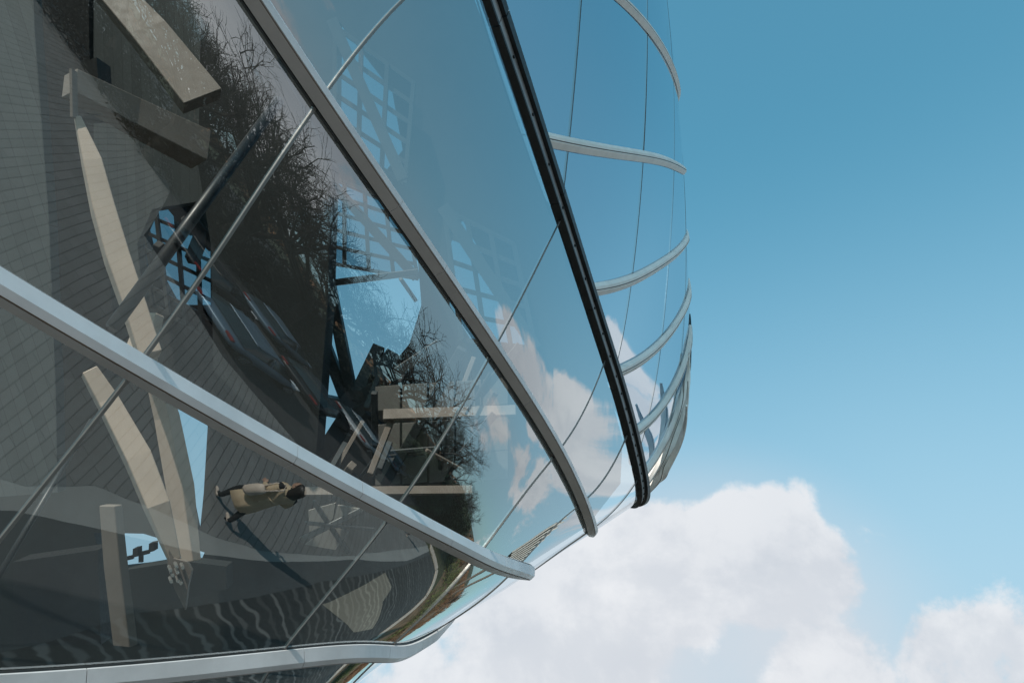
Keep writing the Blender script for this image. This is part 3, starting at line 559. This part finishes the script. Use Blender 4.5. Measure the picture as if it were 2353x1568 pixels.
# ---- trees
M['bark'] = pmat('bare_bark', (.03, .025, .02), .9, 0, .3, 8); M['twig'] = pmat('bare_twig', (.022, .017, .013), .9, 0, .3, 3)
M['needle'] = pmat('evergreen_foliage', (.035, .055, .028), .8, 0, .5, 1.5); M['thicket'] = pmat('thicket_foliage', (.008, .010, .006), .9, 0, .5, 1.5); M['scrub'] = pmat('russet_scrub', (.17, .085, .04), .9, 0, .5, .8); M['leaf'] = pmat('olive_foliage', (.10, .11, .035), .85, 0, .5, .8)
def bare_tree(seed, h=11.0):
    r = random.Random(seed); tr = MB(); br = MB()
    def grow(p, d, L, rad, lvl):
        n = 3 if lvl < 4 else 2; pts = [p]; dd = d.copy()
        for i in range(n):
            dd = (dd+Vector((r.uniform(-1, 1), r.uniform(-1, 1), r.uniform(-.5, .9)))*(.10+.05*lvl)).normalized(); pts.append(pts[-1]+dd*L/n)
        rr = [rad*(1-.45*i/n) for i in range(n+1)]
        (tr if lvl == 0 else br).tube(pts, rr, 8 if lvl == 0 else (5 if lvl < 3 else 3), cap=False)
        if lvl >= 6: return
        k = (5, 4, 4, 4, 3, 3)[lvl]
        for i in range(k):
            a = r.uniform(.35, 1.0) if lvl else r.uniform(.55, 1.0); j = min(int(a*n), n-1); q = pts[j].lerp(pts[j+1], a*n-j)
            side = Vector((r.uniform(-1, 1), r.uniform(-1, 1), r.uniform(-.3, .6))).normalized()
            nd = (dd*.75+side*(.75 if lvl else .6)).normalized(); grow(q, nd, L*r.uniform(.55, .8), rad*(.55 if lvl else .5), lvl+1)
    grow(Vector((0, 0, 0)), Vector((0, 0, 1)), h*.36, h*.022, 0)
    t = empty('bare_tree', (0, 0, 0)); tr.build('trunk', M['bark'], t, True); br.build('branches', M['twig'], t); return t
def place(o, first, loc, rot, sc, label, cat, group):
    c = o if first else copy_tree(o); c.location = loc; c.rotation_euler = (0, 0, rot); c.scale = (sc,)*3; return tag(c, label, cat, group)
protos = [bare_tree(3), bare_tree(11), bare_tree(23)]
used = set()
def polar(az, d): a = math.radians(az); return (math.sin(a)*d, math.cos(a)*d, -.02)
for i, (az, d, sc, lb) in enumerate(((96, 20, 1.05, 'bare winter tree mirrored at the very top, crown cut by the frame'), (87, 21, 1.2, 'spreading bare tree mirrored at the top beside the long rail'),
        (79, 20, 1.2, 'bare tree mirrored over the black slab, twigs reaching the rail'), (73, 23, 1.3, 'bare tree mirrored half way down the long rail'), (66, 24, 1.3, 'dense bare tree mirrored beside the sky opening'),
        (59, 27, 1.3, 'bare tree mirrored over the panelled bay'), (53, 31, 1.3, 'small bare tree mirrored next to the white cloud'), (47, 42, 1.0, 'thin bare tree mirrored above the evergreen'),
        (69, 40, 1.3, 'far bare tree mirrored behind the dense one'), (84, 38, 1.4, 'tall far bare tree mirrored behind the spreading one'), (38, 60, .7, 'low bare tree mirrored beside the striped building'), (22, 75, .8, 'low bare tree mirrored over the earth bank'))):
    k = i % 3; place(protos[k], k not in used, polar(az, d), i*2.1, sc, lb, 'tree', 'bare trees along the street'); used.add(k)
def foliage(r, n, shape, size):
    mb = MB()
    for i in range(n):
        c = shape(r); a, b = r.uniform(0, 6.28), r.uniform(-.6, .9); u = Vector((math.cos(a), math.sin(a), b)).normalized(); v = u.orthogonal().normalized(); s = size*r.uniform(.5, 1.3)
        c = Vector(c); mb.add([c-u*s, c+v*s*.45, c+u*s, c-v*s*.45], [(0, 1, 2, 3)])
    return mb
lobes = [(Vector((rnd.uniform(-2.2, 2.2), rnd.uniform(-2.2, 2.2), rnd.uniform(1.2, 6.0))), rnd.uniform(.9, 1.8)) for _ in range(22)]
def crown(r):
    c, rad = r.choice(lobes); v = Vector((r.gauss(0, 1), r.gauss(0, 1), r.gauss(0, 1))).normalized(); return c+v*rad*r.uniform(.7, 1.05)
ev = empty('evergreen_tree', (0, 0, 0)); foliage(rnd, 14000, crown, .20).build('crown', M['needle'], ev); mb = MB(); mb.tube([(0, 0, 0), (.1, 0, 3), (0, .1, 6)], [.3, .2, .06], 8); mb.build('trunk', M['bark'], ev, True)
for i, (az, d, sc, lb) in enumerate(((54, 34, .85, 'dark bushy evergreen mirrored at the foot of the bare trees'), (48, 38, .95, 'second dark evergreen mirrored right of the bushy one'), (60, 40, .9, 'dark evergreen mirrored behind the parked cars'), (42, 46, .6, 'small dark evergreen mirrored next to the scrub'))):
    place(ev, i == 0, polar(az, d), i*1.7, sc, lb, 'tree', 'evergreens by the road')
def scrub(name, mat, n, x0, x1, y0, y1, h, size, label):
    r = random.Random(n); mb = MB()
    cl = [(r.uniform(x0, x1), r.uniform(y0, y1), r.uniform(.5, 1.6)) for _ in range(max(20, n//260))]
    for i in range(n):
        x, y, rad = r.choice(cl); c = Vector((x+r.gauss(0, rad), y+r.gauss(0, rad), abs(r.gauss(0, h*.5)))); u = Vector((r.uniform(-1, 1), r.uniform(-1, 1), r.uniform(.1, 1.6))).normalized(); v = u.orthogonal(); s = size*r.uniform(.5, 1.4)
        mb.add([c-u*s, c+v*s*.2, c+u*s, c-v*s*.2], [(0, 1, 2, 3)])
    o = mb.build(name, mat); tag(o, label, 'scrub', None, 'stuff')
scrub('russet_scrub', M['scrub'], 16000, 2, 75, 38, 95, 2.6, .5, 'russet winter scrub along the park edge'); scrub('olive_bushes', M['leaf'], 12000, 4, 45, 31, 56, 1.8, .35, 'olive green bushes along the pale kerb')
scrub('dark_thicket', M['thicket'], 60000, 20, 31, -14, 11, 5.0, .17, 'dark thicket under the bare trees behind the parked cars')
scrub('dark_thicket', M['thicket'], 30000, 30, 44, 12, 28, 4.0, .25, 'farther dark thicket beyond the row of parked cars')
ground_sheet('earth_bank', [(-20, 31.5), (4, 27.6), (8, 27), (11.6, 28.3), (15.4, 29), (60, 44), (140, 120), (60, 300), (-40, 300)], -.006, M['earth'])
# far belt of woodland that closes the horizon
mb = MB(); r = random.Random(9)
for i in range(14000):
    a = r.uniform(0, 6.283); d = r.uniform(130, 220); hh = 5+3*math.sin(a*7)+2*math.sin(a*17+1); c = Vector((math.sin(a)*d, math.cos(a)*d, r.uniform(0, hh))); u = Vector((r.uniform(-1, 1), r.uniform(-1, 1), r.uniform(.2, 1.6))).normalized(); v = u.orthogonal(); s = r.uniform(.8, 2.2); mb.add([c-u*s, c+v*s*.35, c+u*s, c-v*s*.35], [(0, 1, 2, 3)])
tag(mb.build('far_wood', M['scrub']), 'far belt of brown winter wood round the park', 'wood', None, 'stuff')
# ---- building with striped front and the slanted orange awning
def dpt(el, az, d): v = dirv(el, az); return Vector(v)*d+Vector((1, 8, 6))
bl = empty('striped_building', polar(31, 70), 'pale building front of slanting louvres mirrored near the sail tip', 'building')
q4 = [dpt(7, 27.5, 66), dpt(9, 34.5, 66), dpt(17.5, 33.5, 66), dpt(11.5, 24.5, 66)]
at = lambda u, v: (q4[0]*(1-u)+q4[1]*u)*(1-v)+(q4[3]*(1-u)+q4[2]*u)*v
back = Vector(dirv(0, 30))
M['louvre'] = pmat('pale_louvre', (.55, .53, .50), .6, 0, .05, 1)
mb = MB(); c8 = [at(0, 0), at(1, 0), at(1, 1), at(0, 1)]; mb.add([p+back*1 for p in c8]+[p+back*9 for p in c8], [(0, 1, 2, 3), (7, 6, 5, 4), (0, 4, 5, 1), (1, 5, 6, 2), (2, 6, 7, 3), (3, 7, 4, 0)]); local(mb.build('wall', M['beige_dim'], bl))
for i in range(9):
    mb = MB(); u = (i+.5)/9; mb.bar(at(u, -.02), at(u, 1.02), .55, .5, up=back); local(mb.build('louvre', M['louvre'], bl))
for a, b in ((at(.2, 0), Vector((at(.2, 0).x, at(.2, 0).y, 0))), (at(.8, 0), Vector((at(.8, 0).x, at(.8, 0).y, 0)))):
    mb = MB(); mb.bar(a+back*3, b+back*3, 1.2, 1.2, up=(0, 1, 0)); local(mb.build('pier', M['beige_dim'], bl))
# ---- parked cars
M['tyre'] = pmat('tyre_rubber', (.02, .02, .02), .8); M['rim'] = pmat('alloy_rim', (.5, .5, .5), .3, .9)
M['car_glass'] = pmat('car_window', (.02, .03, .035), .15, 0, .1, 1, spec=.8); M['head'] = pmat('headlamp', (.7, .72, .75), .15, .3); M['tail'] = pmat('tail_lamp', (.16, .015, .015), .3)
paints = [pmat('blue_grey_paint', (.10, .15, .20), .35, .3, .03, 1), pmat('black_paint', (.012, .013, .016), .3, .1, .03, 1), pmat('silver_paint', (.42, .44, .46), .4, .4, .03, 1)]
def car(paint):
    t = empty('parked_car', (0, 0, 0))
    # body side outline stations along x: (x, half width, sill, shoulder height)
    st = [(-2.15, .62, .42, .62), (-2.05, .78, .30, .78), (-1.6, .86, .24, .92), (-.9, .88, .22, .95), (0, .89, .22, .93), (.9, .88, .22, .90), (1.5, .86, .24, .80), (1.95, .76, .30, .68), (2.12, .60, .40, .55)]
    v = []; 
    for x, w, s, h in st: v += [(x, -w*.92, s), (x, -w, s+.18), (x, -w*.98, h-.08), (x, -w*.86, h), (x, w*.86, h), (x, w*.98, h-.08), (x, w, s+.18), (x, w*.92, s)]
    f = [(i*8+k, i*8+(k+1) % 8, i*8+8+(k+1) % 8, i*8+8+k) for i in range(len(st)-1) for k in range(8)]+[tuple(range(8))[::-1], tuple(range(len(v)-8, len(v)))]
    o = mesh('body', v, f, paint, t, True); m = o.modifiers.new('smooth', 'SUBSURF'); m.levels = 1; m.render_levels = 1
    v = []; ca = [(-1.75, .72, .90, .92), (-1.25, .68, .90, 1.34), (-.2, .66, .90, 1.45), (.45, .66, .90, 1.38), (1.12, .72, .88, .90)]
    for x, w, z0, z1 in ca: v += [(x, -w-.08, z0), (x, -w+.06, z1-.03), (x, -w*.6, z1), (x, w*.6, z1), (x, w-.06, z1-.03), (x, w+.08, z0)]
    f = [(i*6+k, i*6+k+1, i*6+7+k, i*6+6+k) for i in range(4) for k in range(5)]; gl = mesh('windows', v, f, M['car_glass'], t, True)
    mb = MB(); mb.add([(-1.22, -.56, 1.37), (.42, -.55, 1.41), (.42, .55, 1.41), (-1.22, .56, 1.37), (-1.2, -.5, 1.41), (-.2, -.52, 1.485), (.38, -.5, 1.44), (.38, .5, 1.44), (-.2, .52, 1.485), (-1.2, .5, 1.41)], [(0, 1, 6, 5, 4), (1, 2, 7, 6), (2, 3, 9, 8, 7), (3, 0, 4, 9), (4, 5, 8, 9), (5, 6, 7, 8)])
    mb.build('roof', paint, t)
    for s in (-1, 1):
        mb = MB(); mb.bar((-.35, s*.80, .92), (-.35, s*.64, 1.42), .09, .03); mb.build('pillar', paint, t)
        for x in (-1.32, 1.32):
            mb = MB(); mb.tube([(x, s*.70, .32), (x, s*.90, .32)], .32, 20); w = mb.build('wheel', M['tyre'], t); mb = MB(); mb.tube([(x, s*.89, .32), (x, s*.915, .32)], .21, 14); mb.build('rim', M['rim'], w)
        mb = MB(); mb.box((2.02, s*.58, .62), (.16, .30, .12)); bevel(mb.build('headlight', M['head'], t), .03); mb = MB(); mb.box((-2.08, s*.58, .74), (.12, .28, .14)); bevel(mb.build('tail_light', M['tail'], t), .03)
        mb = MB(); mb.box((.75, s*.98, .98), (.12, .18, .12)); bevel(mb.build('wing_mirror', paint, t), .03)
    return t
cars = [car(p) for p in paints]; usedc = set()
for i, (x, y, k, lb) in enumerate(((11.4, 7.9, 0, 'blue grey parked car mirrored over the black slab, nearest'), (15.8, 10.7, 1, 'black parked car mirrored behind the blue grey one'), (14.0, 6.6, 1, 'black car mirrored in the second row near the pane joint'),
        (20.3, 13.5, 2, 'silver parked car mirrored beside the sky opening'), (25.2, 16.6, 0, 'blue grey parked car mirrored below the panelled bay'), (31, 20.2, 2, 'silver parked car mirrored beside the evergreens'), (18.4, 9.3, 0, 'blue grey car mirrored in the second row by the slab edge'), (37, 24, 1, 'black parked car mirrored farthest along the road'))):
    place(cars[k], k not in usedc, (x, y, -.008), math.radians(31+rnd.uniform(-3, 3)), 1.0, lb, 'car', 'cars parked along the kerb'); usedc.add(k)
# ---- people
M['skin'] = pmat('skin', (.42, .26, .19), .55, 0, .05, 8); M['trench'] = pmat('beige_cotton', (.56, .43, .29), .85, 0, .07, 5, .002, 120); M['black_cloth'] = pmat('black_cloth', (.012, .013, .015), .85, 0, .2, 9)
M['hair'] = pmat('dark_hair', (.014, .010, .008), .5, 0, .3, 20); M['shoe'] = pmat('pale_shoe', (.5, .42, .36), .5); M['bag'] = pmat('ecru_bag', (.60, .50, .42), .7, 0, .05, 6); M['rust'] = pmat('rust_cloth', (.25, .09, .035), .85, 0, .15, 6)
def skin_mesh(name, verts, edges, mat, parent, root=0, sub=2):
    """verts: (x, y, z, radius)"""
    me = bpy.data.meshes.new(name); me.from_pydata([v[:3] for v in verts], edges, []); o = link(name, me, mat, parent)
    m = o.modifiers.new('skin', 'SKIN'); m.use_smooth_shade = True; lay = me.skin_vertices[0].data
    for i, v in enumerate(verts):
        r = v[3]; lay[i].radius = r if isinstance(r, tuple) else (r, r); lay[i].use_root = (i == root)
    s = o.modifiers.new('sub', 'SUBSURF'); s.levels = sub; s.render_levels = sub; return o
def loft(name, rings, mat, parent, n=20, fold=0.0, closed=True, seed=1):
    v = []; r = random.Random(seed); ph = [r.uniform(0, 6.28) for _ in range(4)]
    for c, rx, ry, k in rings:
        for j in range(n):
            a = 2*math.pi*j/n; q = 1+fold*k*(math.sin(a*5+ph[0])*.6+math.sin(a*9+ph[1])*.4); v.append((c[0]+math.cos(a)*rx*q, c[1]+math.sin(a)*ry*q, c[2]))
    f = [(i*n+k, i*n+(k+1) % n, (i+1)*n+(k+1) % n, (i+1)*n+k) for i in range(len(rings)-1) for k in range(n)]
    if closed: f += [tuple(range(n))[::-1], tuple((len(rings)-1)*n+k for k in range(n))]
    o = mesh(name, v, f, mat, parent, True); return o
def hand(par, wrist, dirn, side, mat):
    """five separate curled fingers rooted in a palm"""
    w = Vector(wrist); d = Vector(dirn).normalized(); s = Vector(side).normalized(); c = d.cross(s)
    vs = [(*w, .026), (*(w+d*.05), (.040, .018)), (*(w+d*.09), (.042, .016))]; es = [(0, 1), (1, 2)]
    for k, L in enumerate((.072, .080, .075, .060)):
        b = w+d*.09+s*(.030-.020*k); i = len(vs); vs += [(*b, .010), (*(b+d*L*.5+c*.010), .0095), (*(b+d*L*.85+c*.035), .008)]; es += [(2, i), (i, i+1), (i+1, i+2)]
    b = w+d*.035+s*.035; i = len(vs); vs += [(*b, .013), (*(b+s*.028+d*.03), .011), (*(b+s*.03+d*.06+c*.012), .009)]; es += [(1, i), (i, i+1), (i+1, i+2)]
    return skin_mesh('hands', vs, es, mat, par, 0, 1)
def head_mesh(par, c, yaw):
    rings = []; n = 20; v = []; prof = [(-.115, .035, .045, .02), (-.10, .052, .062, .018), (-.075, .062, .078, .010), (-.04, .069, .088, .004), (0, .074, .094, 0), (.04, .075, .096, -.004), (.075, .068, .086, -.008), (.10, .048, .06, -.010), (.115, .02, .025, -.01)]
    for z, rx, ry, dy in prof:
        for j in range(n):
            a = 2*math.pi*j/n; x, y = math.cos(a)*rx, math.sin(a)*ry+dy
            if math.sin(a) > .6:
                if abs(x) < .016 and -.05 < z < .01: y += .022          # nose
                if .018 < abs(x) < .045 and -.01 < z < .05: y -= .010    # eye sockets
                if abs(x) < .03 and -.085 < z < -.06: y += .006          # lips
            v.append((x, y, z))
    f = [(i*n+k, i*n+(k+1) % n, (i+1)*n+(k+1) % n, (i+1)*n+k) for i in range(len(prof)-1) for k in range(n)]+[tuple(range(n))[::-1], tuple((len(prof)-1)*n+k for k in range(n))]
    o = mesh('head', v, f, M['skin'], par, True); o.location = c; o.rotation_euler = (0, 0, yaw); m = o.modifiers.new('s', 'SUBSURF'); m.levels = m.render_levels = 1
    for s in (-1, 1):
        mb = MB(); mb.tube([(s*.030, .080, .018), (s*.030, .087, .018)], [.013, .008], 10); mb.build('eye', M['black_cloth'], o)
        mb = MB(); mb.tube([(s*.072, -.005, -.02), (s*.084, -.012, .0), (s*.080, -.014, .028)], [.010, .014, .009], 8); mb.build('ear', M['skin'], o)
    return o
def person(loc, yaw, label, coat, trouser, long_hair, hem, s=1.0):
    t = empty('person', loc, label, 'person'); t.rotation_euler = (0, 0, yaw); t.scale = (s*.76, s*.8, s)
    body = [(0, 0, .95, (.15, .10)), (0, 0, 1.15, (.135, .095)), (0, 0, 1.36, (.17, .10)), (0, .005, 1.47, (.06, .06)), (0, .01, 1.55, .05),
            (.09, .02, .88, .095), (.10, .16, .50, .062), (.10, .10, .10, .042), (.10, .20, .045, (.04, .035)),
            (-.09, -.02, .88, .095), (-.09, -.06, .50, .062), (-.09, -.28, .14, .042), (-.09, -.20, .05, (.04, .035)),
            (.19, 0, 1.40, .062), (.235, -.06, 1.14, .047), (.15, .13, 1.02, .036), (-.19, 0, 1.40, .062), (-.24, -.05, 1.15, .047), (-.16, .14, 1.03, .036)]
    skin_mesh('body', body, [(0, 1), (1, 2), (2, 3), (3, 4), (0, 5), (5, 6), (6, 7), (7, 8), (0, 9), (9, 10), (10, 11), (11, 12), (2, 13), (13, 14), (14, 15), (2, 16), (16, 17), (17, 18)], trouser, t)
    hd = head_mesh(t, (0, .035, 1.635), 0)
    top = [((0, 0, hem), .20, .18, 1.0), ((0, 0, hem+.25), .195, .165, .8), ((0, 0, .92), .18, .14, .5), ((0, 0, 1.05), .165, .125, .15), ((0, 0, 1.10), .160, .122, .1), ((0, 0, 1.25), .20, .135, .2), ((0, 0, 1.38), .215, .13, .1), ((0, 0, 1.44), .17, .11, 0), ((0, .01, 1.50), .075, .075, 0)]
    loft('coat', top, coat, t, 28, .10)
    loft('belt', [((0, 0, 1.045), .178, .138, 0), ((0, 0, 1.085), .176, .136, 0)], coat, t)
    for sx, pts in ((1, [(.185, 0, 1.39, .068), (.235, -.06, 1.15, .062), (.15, .12, 1.03, .054)]), (-1, [(-.185, 0, 1.39, .068), (-.24, -.05, 1.15, .062), (-.16, .13, 1.04, .054)])):
        skin_mesh('sleeve', pts, [(0, 1), (1, 2)], coat, t)
        hand(t, Vector(pts[-1][:3])+Vector((-sx*.02, .03, -.01)), (-sx*.5, .8, -.2), (0, .3, 1), M['skin'])
    # lapels, button line and hem seam of the coat
    mb = MB(); mb.bar((.03, .178, hem+.02), (.02, .138, 1.03), .008, .008); mb.build('coat_seam', M['black_cloth'], t)
    for sx in (-1, 1):
        mb = MB(); mb.add([(sx*.02, .135, 1.14), (sx*.11, .125, 1.36), (sx*.06, .10, 1.47), (sx*.015, .12, 1.30), (sx*.02, .145, 1.14), (sx*.11, .137, 1.36), (sx*.06, .112, 1.47), (sx*.015, .132, 1.30)], [(0, 1, 2, 3), (7, 6, 5, 4), (0, 4, 5, 1), (1, 5, 6, 2), (2, 6, 7, 3), (3, 7, 4, 0)]); mb.build('lapel', coat, t)
    for x, y, z in ((.10, .12, 0), (-.09, -.27, .07)):
        skin_mesh('shoe', [(x, y-.03, z+.05, .045), (x, y+.08, z+.04, (.045, .035)), (x, y+.18, z+.03, (.038, .025))], [(0, 1), (1, 2)], M['shoe'], t, 0, 1)
    hr = [((0, -.01, 1.77), .03, .03, 0), ((0, -.005, 1.755), .07, .08, 0), ((0, -.015, 1.71), .092, .100, .3), ((0, -.03, 1.65), .098, .088, .5), ((0, -.045, 1.58), .095, .07, .8), ((0, -.06, 1.48), .10, .06, 1)]
    if long_hair: hr += [((.03, -.07, 1.36), .11, .055, 1), ((.05, -.08, 1.25), .08, .04, 1), ((.06, -.09, 1.20), .03, .02, 1)]
    loft('hair', hr, M['hair'], t, 24, .08)
    return t
feet = (4.7, 8.75, 0)
person(feet, math.radians(-115), 'person with long dark hair in a belted beige trench coat, walking on the stone pavement', M['trench'], M['black_cloth'], True, .38, 1.12)
bag = empty('shoulder_bag', (4.7, 8.75, 0), 'ecru rolled shoulder bag under the arm of the person in the beige coat', 'bag'); bag.rotation_euler = (0, 0, math.radians(-115)); bag.scale = (.85, .9, 1.12)
mb = MB(); mb.tube([(.30, -.05, .72), (.30, -.06, .78), (.31, -.08, 1.02), (.31, -.09, 1.12)], [.05, .075, .078, .065], 16); mb.build('bag_body', M['bag'], bag, True)
mb = MB(); mb.tube([(.31, -.05, 1.10), (.26, .0, 1.34), (.15, .02, 1.47), (.18, -.10, 1.42), (.31, -.13, 1.08)], .012, 6); mb.build('strap', M['bag'], bag, True)
person((15.5, 15.9, 0), math.radians(60), 'person in a rust jacket and black trousers on the concrete band, smaller and farther off', M['rust'], M['black_cloth'], False, .78)
